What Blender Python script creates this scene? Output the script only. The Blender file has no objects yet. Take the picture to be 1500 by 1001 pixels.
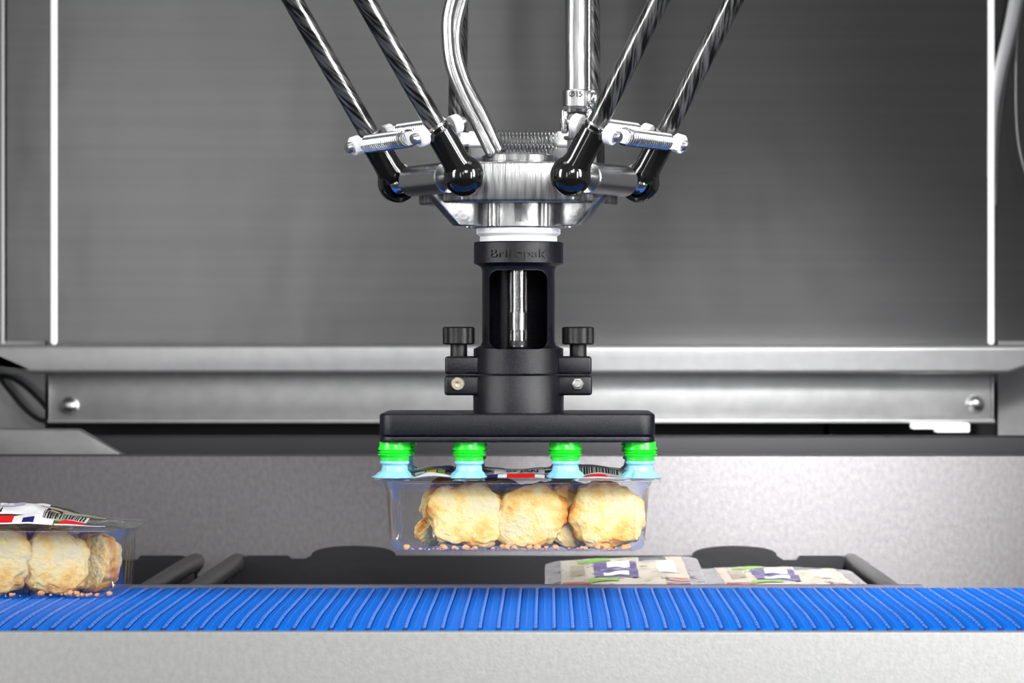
import bpy, bmesh, math, random
from mathutils import Vector, Matrix, noise
random.seed(7)
PI = math.pi
# ------------------------------------------------------------------ frame, camera, light
F = 4200.0; CX = 800.0; CY = 500.5; D0 = 2.25; H = 1.10
def P(px, py, d):
    return Vector(((px-CX)*d/F, d-D0, H-(py-CY)*d/F))
def X(px, d): return (px-CX)*d/F
def Z(py, d): return H-(py-CY)*d/F
scn = bpy.context.scene
cam_d = bpy.data.cameras.new('camera'); cam = bpy.data.objects.new('camera', cam_d)
scn.collection.objects.link(cam); scn.camera = cam
cam.location = (0, -D0, H); cam.rotation_euler = (PI/2, 0, 0)
cam_d.sensor_width = 36; cam_d.lens = F/1500*36; cam_d.shift_x = -(CX-750)/1500
cam_d.clip_start = .05; cam_d.clip_end = 60
cam_d.dof.use_dof = True; cam_d.dof.focus_distance = 2.19; cam_d.dof.aperture_fstop = 13
scn.view_settings.view_transform = 'Standard'; scn.view_settings.look = 'None'
scn.view_settings.gamma = 1; scn.view_settings.exposure = 0.0
try: scn.view_settings.use_curve_mapping = False
except Exception: pass
world = bpy.data.worlds.new('world'); scn.world = world; world.use_nodes = True
bg = world.node_tree.nodes['Background']; bg.inputs[0].default_value = (.36, .36, .37, 1); bg.inputs[1].default_value = .45
def area(name, loc, target, sx, sy, power, spread=180):
    l = bpy.data.lights.new(name, 'AREA'); l.shape = 'RECTANGLE'; l.size = sx; l.size_y = sy; l.energy = power
    l.spread = math.radians(spread)
    o = bpy.data.objects.new(name, l); scn.collection.objects.link(o); o.location = loc
    o.rotation_euler = (Vector(target)-Vector(loc)).to_track_quat('-Z', 'Y').to_euler()
    return o
area('softbox_left', (-1.35, -.85, H+.40), (0, 0, H-.05), .30, 1.1, 3.4, 65)
area('softbox_right', (1.35, -.95, H+.45), (0, 0, H-.05), .30, 1.1, 4.6, 65)
area('fill_front', (.45, -2.3, H+.95), (.05, -.05, H-.19), .6, .4, 1.15, 28)  # added fill light, brightens the near front faces
area('softbox_top', (.0, -.25, H+1.5), (0, .05, H-.1), 1.5, .5, 2.2, 90)
area('softbox_wall', (.50, -1.2, H+.75), (.26, .6, H-.22), .25, .25, 1.5, 24)
area('strip_left_behind_camera', (-.98, -2.7, H+.25), (-.3, .95, H+.1), .20, 1.2, .55, 50)
area('strip_right_near', (.90, -1.15, H+.15), (-.02, 0, H-.02), .07, .8, .9, 50)
area('strip_mid_behind_camera', (-.28, -2.9, H+.75), (-.1, .95, H+.2), .16, .8, .16, 40)

# ------------------------------------------------------------------ materials
def mat(name, col, rough=.5, metal=0., bump=None, spec=None, coat=0., nodes=None):
    m = bpy.data.materials.new(name); m.use_nodes = True; nt = m.node_tree; b = nt.nodes['Principled BSDF']
    b.inputs['Base Color'].default_value = (*col, 1); b.inputs['Roughness'].default_value = rough
    b.inputs['Metallic'].default_value = metal
    if spec is not None: b.inputs['Specular IOR Level'].default_value = spec
    if coat: b.inputs['Coat Weight'].default_value = coat; b.inputs['Coat Roughness'].default_value = .05
    tc = nt.nodes.new('ShaderNodeTexCoord')
    if bump:   # (scale xyz, strength, distance)
        mp = nt.nodes.new('ShaderNodeMapping'); mp.inputs['Scale'].default_value = bump[0]
        n = nt.nodes.new('ShaderNodeTexNoise'); n.inputs['Scale'].default_value = 1; n.inputs['Detail'].default_value = 3
        bp = nt.nodes.new('ShaderNodeBump'); bp.inputs['Strength'].default_value = bump[1]; bp.inputs['Distance'].default_value = bump[2]
        L = nt.links.new
        L(tc.outputs['Object'], mp.inputs[0]); L(mp.outputs[0], n.inputs['Vector']); L(n.outputs[0], bp.inputs['Height']); L(bp.outputs[0], b.inputs['Normal'])
    if nodes: nodes(nt, b, tc)
    return m
def vary(c1, c2, scale, detail=3, lo=.3, hi=.7, rough=None):
    def f(nt, b, tc):
        L = nt.links.new
        mp = nt.nodes.new('ShaderNodeMapping'); mp.inputs['Scale'].default_value = scale
        n = nt.nodes.new('ShaderNodeTexNoise'); n.inputs['Scale'].default_value = 1; n.inputs['Detail'].default_value = detail
        r = nt.nodes.new('ShaderNodeValToRGB'); r.color_ramp.elements[0].position = lo; r.color_ramp.elements[1].position = hi
        r.color_ramp.elements[0].color = (*c1, 1); r.color_ramp.elements[1].color = (*c2, 1)
        L(tc.outputs['Object'], mp.inputs[0]); L(mp.outputs[0], n.inputs['Vector']); L(n.outputs[0], r.inputs[0]); L(r.outputs[0], b.inputs['Base Color'])
        if rough:
            mr = nt.nodes.new('ShaderNodeMapRange'); mr.inputs['To Min'].default_value = rough[0]; mr.inputs['To Max'].default_value = rough[1]
            L(n.outputs[0], mr.inputs[0]); L(mr.outputs[0], b.inputs['Roughness'])
    return f
M = {}
M['panel'] = mat('brushed_panel_steel', (.3,.3,.3), .30, 1, ((5, 5, 3), .10, .03), nodes=vary((.145,.145,.145),(.158,.158,.158),(1.5,1.5,120),4))
M['rail'] = mat('satin_rail_steel', (.6,.6,.6), .5, .8, ((300,300,300), .1, .001), nodes=vary((.54,.54,.54),(.60,.60,.60),(60,60,60)))
M['dull'] = mat('dull_steel', (.3,.3,.3), .5, .8, nodes=vary((.26,.26,.26),(.32,.32,.32),(50,50,50)))
M['channel'] = mat('satin_channel_steel', (.5,.5,.5), .5, .8, ((300,300,300), .1, .001), nodes=vary((.46,.46,.46),(.54,.54,.54),(50,50,50)))
M['wall_steel'] = mat('speckled_steel', (.5,.48,.49), .48, .85, ((420,420,420), .12, .001), nodes=vary((.13,.124,.128),(.165,.158,.162),(220,220,160),4))
M['front_steel'] = mat('front_steel', (.62,.62,.62), .5, .5, ((420,420,420), .12, .001), nodes=vary((.32,.32,.315),(.37,.37,.365),(260,260,200),4))
M['alu'] = mat('brushed_aluminium', (.72,.72,.72), .3, 1, ((900,900,60), .3, .0006), nodes=vary((.20,.20,.20),(.52,.52,.52),(260,260,22),4,rough=(.22,.42)))
M['turned'] = mat('turned_aluminium', (.62,.62,.62), .26, 1, ((40,40,200), .1, .0005))
M['cast'] = mat('cast_aluminium', (.7,.7,.7), .33, 1, ((160,160,160), .35, .001), nodes=vary((.22,.22,.22),(.62,.62,.62),(70,70,45),4,rough=(.25,.45)))
M['chrome'] = mat('polished_steel', (.8,.8,.8), .14, 1)
M['bolt'] = mat('bolt_steel', (.62,.62,.61), .3, 1, ((700,700,700), .3, .0005))
M['brass'] = mat('warm_bolt_steel', (.72,.66,.5), .3, 1, ((700,700,700), .3, .0005))
M['spring'] = mat('spring_steel', (.62,.62,.62), .22, 1)
M['gloss'] = mat('glossy_black', (.004,.004,.004), .13, 0, None, .7, coat=.5)
M['white'] = mat('white_plastic', (.9,.9,.9), .35)
M['wring'] = mat('white_ring', (.85,.85,.85), .3)
M['strip'] = mat('white_edge_strip', (.95,.95,.95), .4)
M['glow_white'] = mat('glowing_white', (.95,.95,.95), .4)
q_ = M['glow_white'].node_tree.nodes['Principled BSDF']; q_.inputs['Emission Color'].default_value = (1,1,1,1); q_.inputs['Emission Strength'].default_value = .8  # added glow that makes the edge strips and gap shape bright white
M['nylon'] = mat('black_sintered_nylon', (.014,.014,.018), .30, 0, ((2600,2600,2600), .38, .0005), .36,
                 nodes=vary((.001,.001,.002),(.014,.014,.022),(950,950,950),2,.42,.72))
M['knob'] = mat('knob_plastic', (.006,.006,.006), .32, 0, ((1400,1400,1400), .6, .0005), .4)
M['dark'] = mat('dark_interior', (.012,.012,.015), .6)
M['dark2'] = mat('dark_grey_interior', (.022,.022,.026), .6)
M['crate'] = mat('black_crate_plastic', (.008,.008,.010), .36, 0, ((120,120,120), .2, .001), .55)
M['crate_rim'] = mat('sheen_crate_rim', (.045,.043,.042), .38, 0, None, .6)  # grey sheen of the rims put into a lighter base colour
M['rubber'] = mat('black_cable', (.006,.006,.007), .5)
M['green'] = mat('green_silicone', (.02,.78,.03), .3, 0, ((500,500,500), .1, .0005), .5)
M['blue_lip'] = mat('pale_blue_silicone', (.26,.58,.74), .3, 0, ((260,260,260), .5, .001), .5)
M['crumb'] = mat('crumb_brown', (.75,.36,.12), .8)
M['strip_grey'] = mat('grey_wear_strip', (.13,.125,.17), .5)
for m_ in ('green', 'blue_lip'):
    b_ = M[m_].node_tree.nodes['Principled BSDF']; b_.inputs['Subsurface Weight'].default_value = .25; b_.inputs['Subsurface Radius'].default_value = (.004,.004,.004)
M['belt'] = mat('blue_belt_plastic', (.0,.19,.80), .55, 0, ((40,220,400), .25, .0008), .10, nodes=vary((.0,.125,.60),(.0,.155,.72),(30,14,30),4))
M['belt_hinge'] = mat('blue_hinge_plastic', (.04,.17,.60), .35, 0, None, .35)
M['belt_dark'] = mat('dark_blue_hinge_end', (.0,.03,.16), .5)
M['ink_black'] = mat('ink_black', (.01,.01,.01), .4); M['ink_white'] = mat('ink_white', (.85,.85,.86), .35)
M['ink_red'] = mat('ink_red', (.75,.01,.01), .35); M['ink_navy'] = mat('ink_navy', (.01,.012,.14), .35)
M['ink_green'] = mat('ink_green', (.25,.5,.08), .35); M['ink_yellow'] = mat('ink_yellow', (.85,.5,.03), .35)
M['ink_lilac'] = mat('ink_lilac', (.48,.42,.62), .35); M['ink_purple'] = mat('ink_purple', (.14,.11,.26), .35)
M['ink_tan'] = mat('ink_tan', (.42,.36,.26), .35); M['ink_cream'] = mat('ink_cream', (.62,.56,.45), .35)
def clear(name, tint, base, gain, rough=.04, bump=None):
    m = bpy.data.materials.new(name); m.use_nodes = True; nt = m.node_tree; L = nt.links.new
    for n in list(nt.nodes):
        if n.type == 'BSDF_PRINCIPLED': nt.nodes.remove(n)
    out = nt.nodes['Material Output']
    t = nt.nodes.new('ShaderNodeBsdfTransparent'); t.inputs[0].default_value = (*tint, 1)
    g = nt.nodes.new('ShaderNodeBsdfGlossy'); g.inputs['Roughness'].default_value = rough; g.inputs[0].default_value = (1,1,1,1)
    lw = nt.nodes.new('ShaderNodeLayerWeight'); lw.inputs[0].default_value = .35
    ma = nt.nodes.new('ShaderNodeMath'); ma.operation = 'MULTIPLY_ADD'; ma.use_clamp = True
    ma.inputs[1].default_value = gain; ma.inputs[2].default_value = base
    mx = nt.nodes.new('ShaderNodeMixShader')
    L(lw.outputs['Fresnel'], ma.inputs[0]); L(ma.outputs[0], mx.inputs[0]); L(t.outputs[0], mx.inputs[1]); L(g.outputs[0], mx.inputs[2]); L(mx.outputs[0], out.inputs[0])
    if bump:
        tc = nt.nodes.new('ShaderNodeTexCoord'); mp = nt.nodes.new('ShaderNodeMapping'); mp.inputs['Scale'].default_value = bump[0]
        n = nt.nodes.new('ShaderNodeTexNoise'); n.inputs['Scale'].default_value = 1; n.inputs['Detail'].default_value = 2
        bp = nt.nodes.new('ShaderNodeBump'); bp.inputs['Strength'].default_value = bump[1]; bp.inputs['Distance'].default_value = bump[2]
        L(tc.outputs['Object'], mp.inputs[0]); L(mp.outputs[0], n.inputs['Vector']); L(n.outputs[0], bp.inputs['Height'])
        L(bp.outputs[0], g.inputs['Normal']); L(bp.outputs[0], lw.inputs['Normal'])
    return m
M['clear'] = clear('clear_tray_plastic', (.975,.975,.98), .065, .20, .14, ((70,70,25), .25, .002))
M['film'] = clear('clear_lid_film', (.93,.93,.94), .16, .8, .08, ((60,60,60), .5, .003))
M['hose'] = clear('clear_hose', (.97,.97,.97), .22, .9, .16)
M['glass'] = clear('sight_glass', (.85,.85,.85), .04, .5, .06)
def carbon(nt, b, tc):
    L = nt.links.new; N = nt.nodes.new
    s = N('ShaderNodeSeparateXYZ'); L(tc.outputs['Object'], s.inputs[0])
    a = N('ShaderNodeMath'); a.operation = 'ARCTAN2'; L(s.outputs[1], a.inputs[0]); L(s.outputs[0], a.inputs[1])
    k = N('ShaderNodeMath'); k.operation = 'MULTIPLY_ADD'; k.inputs[1].default_value = 48.; L(s.outputs[2], k.inputs[0]); L(a.outputs[0], k.inputs[2])
    z = N('ShaderNodeMath'); z.operation = 'MULTIPLY'; z.inputs[1].default_value = 40.; L(s.outputs[2], z.inputs[0])
    c = N('ShaderNodeCombineXYZ'); k2 = N('ShaderNodeMath'); k2.operation = 'MULTIPLY'; k2.inputs[1].default_value = 3.2; L(k.outputs[0], k2.inputs[0])
    L(k2.outputs[0], c.inputs[0]); L(z.outputs[0], c.inputs[1])
    n = N('ShaderNodeTexNoise'); n.inputs['Scale'].default_value = 1; n.inputs['Detail'].default_value = 3; L(c.outputs[0], n.inputs['Vector'])
    r = N('ShaderNodeValToRGB'); e = r.color_ramp.elements; e[0].position = .42; e[1].position = .62
    e[0].color = (.012,.012,.012,1); e[1].color = (.20,.20,.20,1); L(n.outputs[0], r.inputs[0]); L(r.outputs[0], b.inputs['Base Color'])
M['carbon'] = mat('carbon_fibre', (.02,.02,.02), .3, .75, coat=.8, nodes=carbon)
def bread(nt, b, tc):
    L = nt.links.new; N = nt.nodes.new
    def nz(sc, det):
        n = N('ShaderNodeTexNoise'); n.inputs['Scale'].default_value = sc; n.inputs['Detail'].default_value = det; L(tc.outputs['Object'], n.inputs['Vector']); return n.outputs[0]
    s = N('ShaderNodeSeparateXYZ'); L(tc.outputs['Object'], s.inputs[0])
    ab = N('ShaderNodeMath'); ab.operation = 'ABSOLUTE'; L(s.outputs[1], ab.inputs[0])
    mr = N('ShaderNodeMapRange'); mr.inputs['From Min'].default_value = .006; mr.inputs['From Max'].default_value = .019; L(ab.outputs[0], mr.inputs[0])
    ad = N('ShaderNodeMath'); ad.operation = 'MULTIPLY_ADD'; ad.inputs[1].default_value = 1.9; L(nz(52, 6), ad.inputs[0]); 
    sb = N('ShaderNodeMath'); sb.operation = 'MULTIPLY_ADD'; sb.inputs[1].default_value = .6; sb.inputs[2].default_value = -.72; L(mr.outputs[0], sb.inputs[0]); L(sb.outputs[0], ad.inputs[2])
    r = N('ShaderNodeValToRGB'); e = r.color_ramp.elements
    e[0].position = 0; e[0].color = (.50,.17,.02,1); e[1].position = 1; e[1].color = (.68,.60,.41,1)
    for p, c in ((.20,(.66,.32,.06,1)),(.42,(.78,.52,.15,1)),(.62,(.78,.63,.28,1))):
        q = e.new(p); q.color = c
    L(ad.outputs[0], r.inputs[0])
    v = N('ShaderNodeTexVoronoi'); v.inputs['Scale'].default_value = 240; L(tc.outputs['Object'], v.inputs['Vector'])
    r2 = N('ShaderNodeValToRGB'); r2.color_ramp.elements[0].position = .05; r2.color_ramp.elements[1].position = .22
    r2.color_ramp.elements[0].color = (.70,.50,.25,1); r2.color_ramp.elements[1].color = (1,1,1,1); L(v.outputs['Distance'], r2.inputs[0])
    mx = N('ShaderNodeMix'); mx.data_type = 'RGBA'; mx.blend_type = 'MULTIPLY'; mx.inputs[0].default_value = .4
    L(r.outputs[0], mx.inputs[6]); L(r2.outputs[0], mx.inputs[7]); L(mx.outputs[2], b.inputs['Base Color'])
    bp = N('ShaderNodeBump'); bp.inputs['Strength'].default_value = 1.; bp.inputs['Distance'].default_value = .002; L(nz(260, 5), bp.inputs['Height']); L(bp.outputs[0], b.inputs['Normal'])
M['bread'] = mat('pale_golden_crumb', (.9,.7,.35), .7, nodes=bread)
b_ = M['bread'].node_tree.nodes['Principled BSDF']; b_.inputs['Subsurface Weight'].default_value = .15; b_.inputs['Subsurface Radius'].default_value = (.006,.004,.002)
M['floor'] = mat('grey_resin_floor', (.2,.2,.21), .5, nodes=vary((.17,.17,.18),(.23,.23,.24),(6,6,6)))
M['roomwall'] = mat('pale_cladding', (.42,.42,.43), .6, nodes=vary((.4,.4,.41),(.45,.45,.46),(3,3,3)))

# ------------------------------------------------------------------ object helpers
W = {}
def link(o): scn.collection.objects.link(o)
def thing(name, label, cat, loc=(0,0,0), rot=None, group=None):
    o = bpy.data.objects.new(name, None); link(o); o.empty_display_size = .02
    m = Matrix.Translation(loc) @ (rot.to_4x4() if rot else Matrix()); o.matrix_world = m; W[o] = m
    o['label'] = label; o['category'] = cat
    if group: o['group'] = group
    return o
def tomesh(bm, name, smooth=True, angle=35):
    me = bpy.data.meshes.new(name)
    bmesh.ops.recalc_face_normals(bm, faces=bm.faces)
    if smooth:
        for f in bm.faces: f.smooth = True
        for e in bm.edges:
            if len(e.link_faces) == 2 and e.calc_face_angle(0) > math.radians(angle): e.smooth = False
    bm.to_mesh(me); bm.free(); return me
def part(name, bm, m, parent=None, loc=None, rot=None, label=None, angle=35):
    """bm is in a frame given by world loc / rot; default frame = the parent's"""
    me = bm if isinstance(bm, bpy.types.Mesh) else tomesh(bm, name, True, angle)
    ms = m if isinstance(m, list) else [m]
    if not me.materials:
        for q in ms: me.materials.append(M[q])
    o = bpy.data.objects.new(name, me); link(o)
    pw = W[parent] if parent else Matrix()
    if loc is None: wm = pw.copy()
    else: wm = Matrix.Translation(loc) @ (rot.to_4x4() if rot else Matrix())
    W[o] = wm
    if parent: o.parent = parent
    o.matrix_local = pw.inverted() @ wm
    if label: o['label'] = label
    return o
def solo(o, label, cat, group=None):
    o['label'] = label; o['category'] = cat
    if group: o['group'] = group
    return o
def basis(zd, xd=(1,0,0)):
    z = Vector(zd).normalized(); x = Vector(xd); x = (x - z*x.dot(z))
    if x.length < 1e-6: x = Vector((0,1,0)) - z*z.y
    x.normalize(); y = z.cross(x); return Matrix((x, y, z)).transposed()
def box(bm, x0, x1, y0, y1, z0, z1, bev=0, seg=2):
    b2 = bmesh.new()
    vs = [b2.verts.new((x, y, z)) for x in (x0, x1) for y in (y0, y1) for z in (z0, z1)]
    for f in ((0,1,3,2),(4,6,7,5),(0,4,5,1),(2,3,7,6),(0,2,6,4),(1,5,7,3)): b2.faces.new([vs[i] for i in f])
    bmesh.ops.recalc_face_normals(b2, faces=b2.faces)
    if bev: bmesh.ops.bevel(b2, geom=list(b2.edges), offset=bev, segments=seg, affect='EDGES', profile=.5)
    join(bm, b2); return bm
def join(bm, b2, mtx=None, mi=None):
    if mtx is not None: bmesh.ops.transform(b2, matrix=mtx, verts=b2.verts)
    if mi is not None:
        for f in b2.faces: f.material_index = mi
    me = bpy.data.meshes.new('t'); b2.to_mesh(me); b2.free(); bm.from_mesh(me); bpy.data.meshes.remove(me); return bm
def lathe(bm, prof, n=40, mtx=None, cap=True, rf=None):
    """prof [(r,z)]; rf(theta, r, z)->r"""
    b2 = bmesh.new(); rings = []
    for (r, z) in prof:
        if r < 1e-7: rings.append([b2.verts.new((0, 0, z))])
        else:
            ring = []
            for i in range(n):
                a = 2*PI*i/n; rr = rf(a, r, z) if rf else r
                ring.append(b2.verts.new((rr*math.cos(a), rr*math.sin(a), z)))
            rings.append(ring)
    for A, B in zip(rings, rings[1:]):
        for i in range(n):
            j = (i+1) % n
            if len(A) == 1 and len(B) == 1: continue
            if len(A) == 1: b2.faces.new((A[0], B[i], B[j]))
            elif len(B) == 1: b2.faces.new((A[i], A[j], B[0]))
            else: b2.faces.new((A[i], A[j], B[j], B[i]))
    if cap:
        for R_ in (rings[0], rings[-1]):
            if len(R_) > 1: b2.faces.new(R_)
    join(bm, b2, mtx); return bm
def cyl(bm, p0, p1, r, n=24, bev=.0005):
    p0 = Vector(p0); p1 = Vector(p1); d = p1-p0; L_ = d.length
    m = Matrix.Translation(p0) @ basis(d).to_4x4()
    return lathe(bm, [(0,0),(r-bev,0),(r,bev),(r,L_-bev),(r-bev,L_),(0,L_)], n, m)
def sphere(bm, c, r, sc=(1,1,1), n=24):
    prof = [(r*math.sin(PI*i/(n//2)), -r*math.cos(PI*i/(n//2))) for i in range(n//2+1)]
    prof[0] = (0, -r); prof[-1] = (0, r)
    return lathe(bm, prof, n, Matrix.Translation(c) @ Matrix.Diagonal((*sc, 1)))
def spline(pts, n=8):
    out = []; P_ = [Vector(p) for p in pts]; P_ = [2*P_[0]-P_[1]] + P_ + [2*P_[-1]-P_[-2]]
    for i in range(1, len(P_)-2):
        a, b, c, d = P_[i-1:i+3]
        for k in range(n):
            t = k/n
            out.append(.5*((2*b)+(c-a)*t+(2*a-5*b+4*c-d)*t*t+(3*b-a-3*c+d)*t**3))
    out.append(P_[-2]); return out
def tube(bm, pts, r, n=10, cap=True):
    b2 = bmesh.new(); rings = []; pts = [Vector(p) for p in pts]
    t0 = (pts[1]-pts[0]).normalized(); u = t0.orthogonal().normalized()
    for i, p in enumerate(pts):
        t = (pts[min(i+1, len(pts)-1)]-pts[max(i-1, 0)]).normalized()
        u = (u - t*u.dot(t)).normalized(); v = t.cross(u); rr = r(i/(len(pts)-1)) if callable(r) else r
        rings.append([b2.verts.new(p+u*math.cos(2*PI*k/n)*rr+v*math.sin(2*PI*k/n)*rr) for k in range(n)])
    for A, B in zip(rings, rings[1:]):
        for k in range(n): b2.faces.new((A[k], A[(k+1)%n], B[(k+1)%n], B[k]))
    if cap: b2.faces.new(rings[0]); b2.faces.new(rings[-1])
    join(bm, b2); return bm
def prism(bm, poly, z0, z1, bev=0, seg=2, mtx=None):
    b2 = bmesh.new(); a = [b2.verts.new((x, y, z0)) for x, y in poly]; b = [b2.verts.new((x, y, z1)) for x, y in poly]
    b2.faces.new(a); b2.faces.new(b); n = len(poly)
    for i in range(n): b2.faces.new((a[i], a[(i+1)%n], b[(i+1)%n], b[i]))
    bmesh.ops.recalc_face_normals(b2, faces=b2.faces)
    if bev:
        es = [e for e in b2.edges if e.calc_face_angle(0) > .5]
        bmesh.ops.bevel(b2, geom=es, offset=bev, segments=seg, affect='EDGES', profile=.5)
    join(bm, b2, mtx); return bm
def rrect(hx, hy, r, n=8, cx=0, cy=0):
    out = []
    for k, (sx, sy) in enumerate(((1,1),(-1,1),(-1,-1),(1,-1))):
        for i in range(n+1):
            a = PI/2*(k + i/n); out.append((cx+sx*(hx-r)+r*math.cos(a), cy+sy*(hy-r)+r*math.sin(a)))
    return out
def boolean(bm_a, bm_b):
    oa = bpy.data.objects.new('a', tomesh(bm_a, 'a', False)); ob = bpy.data.objects.new('b', tomesh(bm_b, 'b', False))
    link(oa); link(ob); md = oa.modifiers.new('b', 'BOOLEAN'); md.operation = 'DIFFERENCE'; md.object = ob; md.solver = 'EXACT'
    dg = bpy.context.evaluated_depsgraph_get(); dg.update()
    me = bpy.data.meshes.new_from_object(oa.evaluated_get(dg)); bm = bmesh.new(); bm.from_mesh(me)
    bpy.data.objects.remove(oa); bpy.data.objects.remove(ob); bpy.data.meshes.remove(me); return bm
def text_bm(s, size, extrude=0., bold=0.):
    cu = bpy.data.curves.new('txt', 'FONT'); cu.body = s; cu.size = size; cu.extrude = extrude; cu.offset = bold
    cu.align_x = 'CENTER'; cu.align_y = 'CENTER'; cu.resolution_u = 4
    o = bpy.data.objects.new('txt', cu); link(o); dg = bpy.context.evaluated_depsgraph_get(); dg.update()
    me = bpy.data.meshes.new_from_object(o.evaluated_get(dg)); bm = bmesh.new(); bm.from_mesh(me)
    bpy.data.objects.remove(o); bpy.data.curves.remove(cu); bpy.data.meshes.remove(me); return bm
def copy_tree(o, parent=None):
    c = o.copy(); link(c); W[c] = W[o].copy()
    if parent: c.parent = parent
    for ch in [q for q in W if q.parent == o]: copy_tree(ch, c)
    return c

# ------------------------------------------------------------------ the setting
fl = part('floor', box(bmesh.new(), -3, 3, -4, 3, -.05, 0), 'floor'); fl['kind'] = 'structure'
wl = part('wall_back', box(bmesh.new(), -3, 3, 2.9, 3, 0, 3), 'roomwall'); wl['kind'] = 'structure'

# guard hood behind the robot
DP = 3.20
hood = thing('machine_guard', 'large grey brushed steel machine guard filling the background above the lower steel wall', 'machine guard', (X(765, DP), DP-D0, 0))
def wpart(name, bm, m, parent, label=None, angle=35):
    return part(name, bm, m, parent, (0,0,0), None, label, angle)
y_ = DP-D0
wpart('back_panel', box(bmesh.new(), X(84,DP), X(1446,DP), y_, y_+.02, Z(512,DP), H+.9), 'panel', hood, 'dark brushed steel back panel')
for a, b in ((-300, 75), (1457, 1850)):
    wpart('side_panel', box(bmesh.new(), X(a,DP), X(b,DP), y_+.03, y_+.045, Z(512,DP), H+.9), 'panel', hood)
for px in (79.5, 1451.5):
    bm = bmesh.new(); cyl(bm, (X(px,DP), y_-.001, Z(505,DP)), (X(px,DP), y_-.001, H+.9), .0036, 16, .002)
    wpart('edge_strip', bm, 'glow_white', hood, 'bright white vertical edge strip, glow added in its material')
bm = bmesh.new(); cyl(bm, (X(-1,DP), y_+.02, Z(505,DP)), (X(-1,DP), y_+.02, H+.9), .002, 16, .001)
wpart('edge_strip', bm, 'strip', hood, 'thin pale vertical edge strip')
DR = 3.1
# rail: a long box with rounded top and cut lower corners
bm = bmesh.new()
poly = [(X(-260,DR), Z(506,DR)), (X(1760,DR), Z(506,DR)), (X(1760,DR), Z(520,DR)), (X(1560,DR), Z(520,DR)), (X(1478,DR), Z(548,DR)), (X(42,DR), Z(548,DR)), (X(-30,DR), Z(516,DR)), (X(-260,DR), Z(516,DR))]
prism(bm, poly, -(DP-D0), -(DR-D0), .005, 4, Matrix.Rotation(PI/2, 4, 'X'))
wpart('lower_rail', bm, 'rail', hood, 'pale satin steel rail with rounded top edge')
DC = 3.15
bm = bmesh.new(); box(bm, X(72,DC), X(1455,DC), DC-D0, DC-D0+.004, Z(615,DC), Z(540,DC), .001)
box(bm, X(72,DC), X(1455,DC), DC-D0-.012, DC-D0+.004, Z(620,DC), Z(614,DC), .001)
box(bm, X(72,DC), X(75,DC), DC-D0-.006, DC-D0+.004, Z(618,DC), Z(548,DC), .001)
box(bm, X(1452,DC), X(1455,DC), DC-D0-.006, DC-D0+.004, Z(618,DC), Z(548,DC), .001)
wpart('channel', bm, 'channel', hood)
for px, py in ((102, 595), (1428, 592)):
    p = P(px, py, DC); bm = bmesh.new()
    m = Matrix.Translation(p) @ basis((0,-1,0)).to_4x4()
    lathe(bm, [(0,0),(.0105,0),(.0105,.002),(.008,.003),(.008,.006),(.005,.0085),(0,.009)], 24, m)
    wpart('bolt', bm, 'bolt', hood)
for a, b in ((-300, 66), (1462, 1850)):
    bm = bmesh.new(); box(bm, X(a,3.22), X(b,3.22), 3.22-D0, 3.22-D0+.03, 0.001, Z(500,3.22))
    wpart('support_post', bm, 'channel', hood, 'grey steel support behind the rail end')
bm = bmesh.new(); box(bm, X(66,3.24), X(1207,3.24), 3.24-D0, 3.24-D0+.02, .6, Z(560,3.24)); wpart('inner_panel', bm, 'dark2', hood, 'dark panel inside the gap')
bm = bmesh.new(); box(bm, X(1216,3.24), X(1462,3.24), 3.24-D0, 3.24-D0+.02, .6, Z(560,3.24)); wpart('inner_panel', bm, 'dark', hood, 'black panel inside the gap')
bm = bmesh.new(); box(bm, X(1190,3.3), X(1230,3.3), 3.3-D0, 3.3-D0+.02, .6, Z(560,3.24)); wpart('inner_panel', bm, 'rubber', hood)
# white shape in the gap, made bright by added emission
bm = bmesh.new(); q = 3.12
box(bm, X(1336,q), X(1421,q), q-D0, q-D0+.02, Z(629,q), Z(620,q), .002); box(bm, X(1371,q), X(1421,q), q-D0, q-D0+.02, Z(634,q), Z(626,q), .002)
t = wpart('gap_glow', bm, 'glow_white', hood, 'small bright white shape in the dark gap, glow added in its material')
# beam behind the wall, its shade and lit left end put into colour
q = 3.0
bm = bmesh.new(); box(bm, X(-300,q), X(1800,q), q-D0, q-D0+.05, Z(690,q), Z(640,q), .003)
o = wpart('cross_beam', bm, 'dark2', hood, 'cross beam in the gap, shade put into its dark colour')
bm = bmesh.new(); prism(bm, [(X(-300,q), Z(700,q)), (X(215,q), Z(700,q)), (X(190,q), Z(668,q)), (X(120,q), Z(628,q)), (X(-300,q), Z(624,q))], -(q-D0-.001), -(q-D0-.02), .003, 3, Matrix.Rotation(PI/2, 4, 'X'))
wpart('lit_beam_end', bm, 'dull', hood, 'lit left end of the cross beam, light put in as a paler piece')
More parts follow.
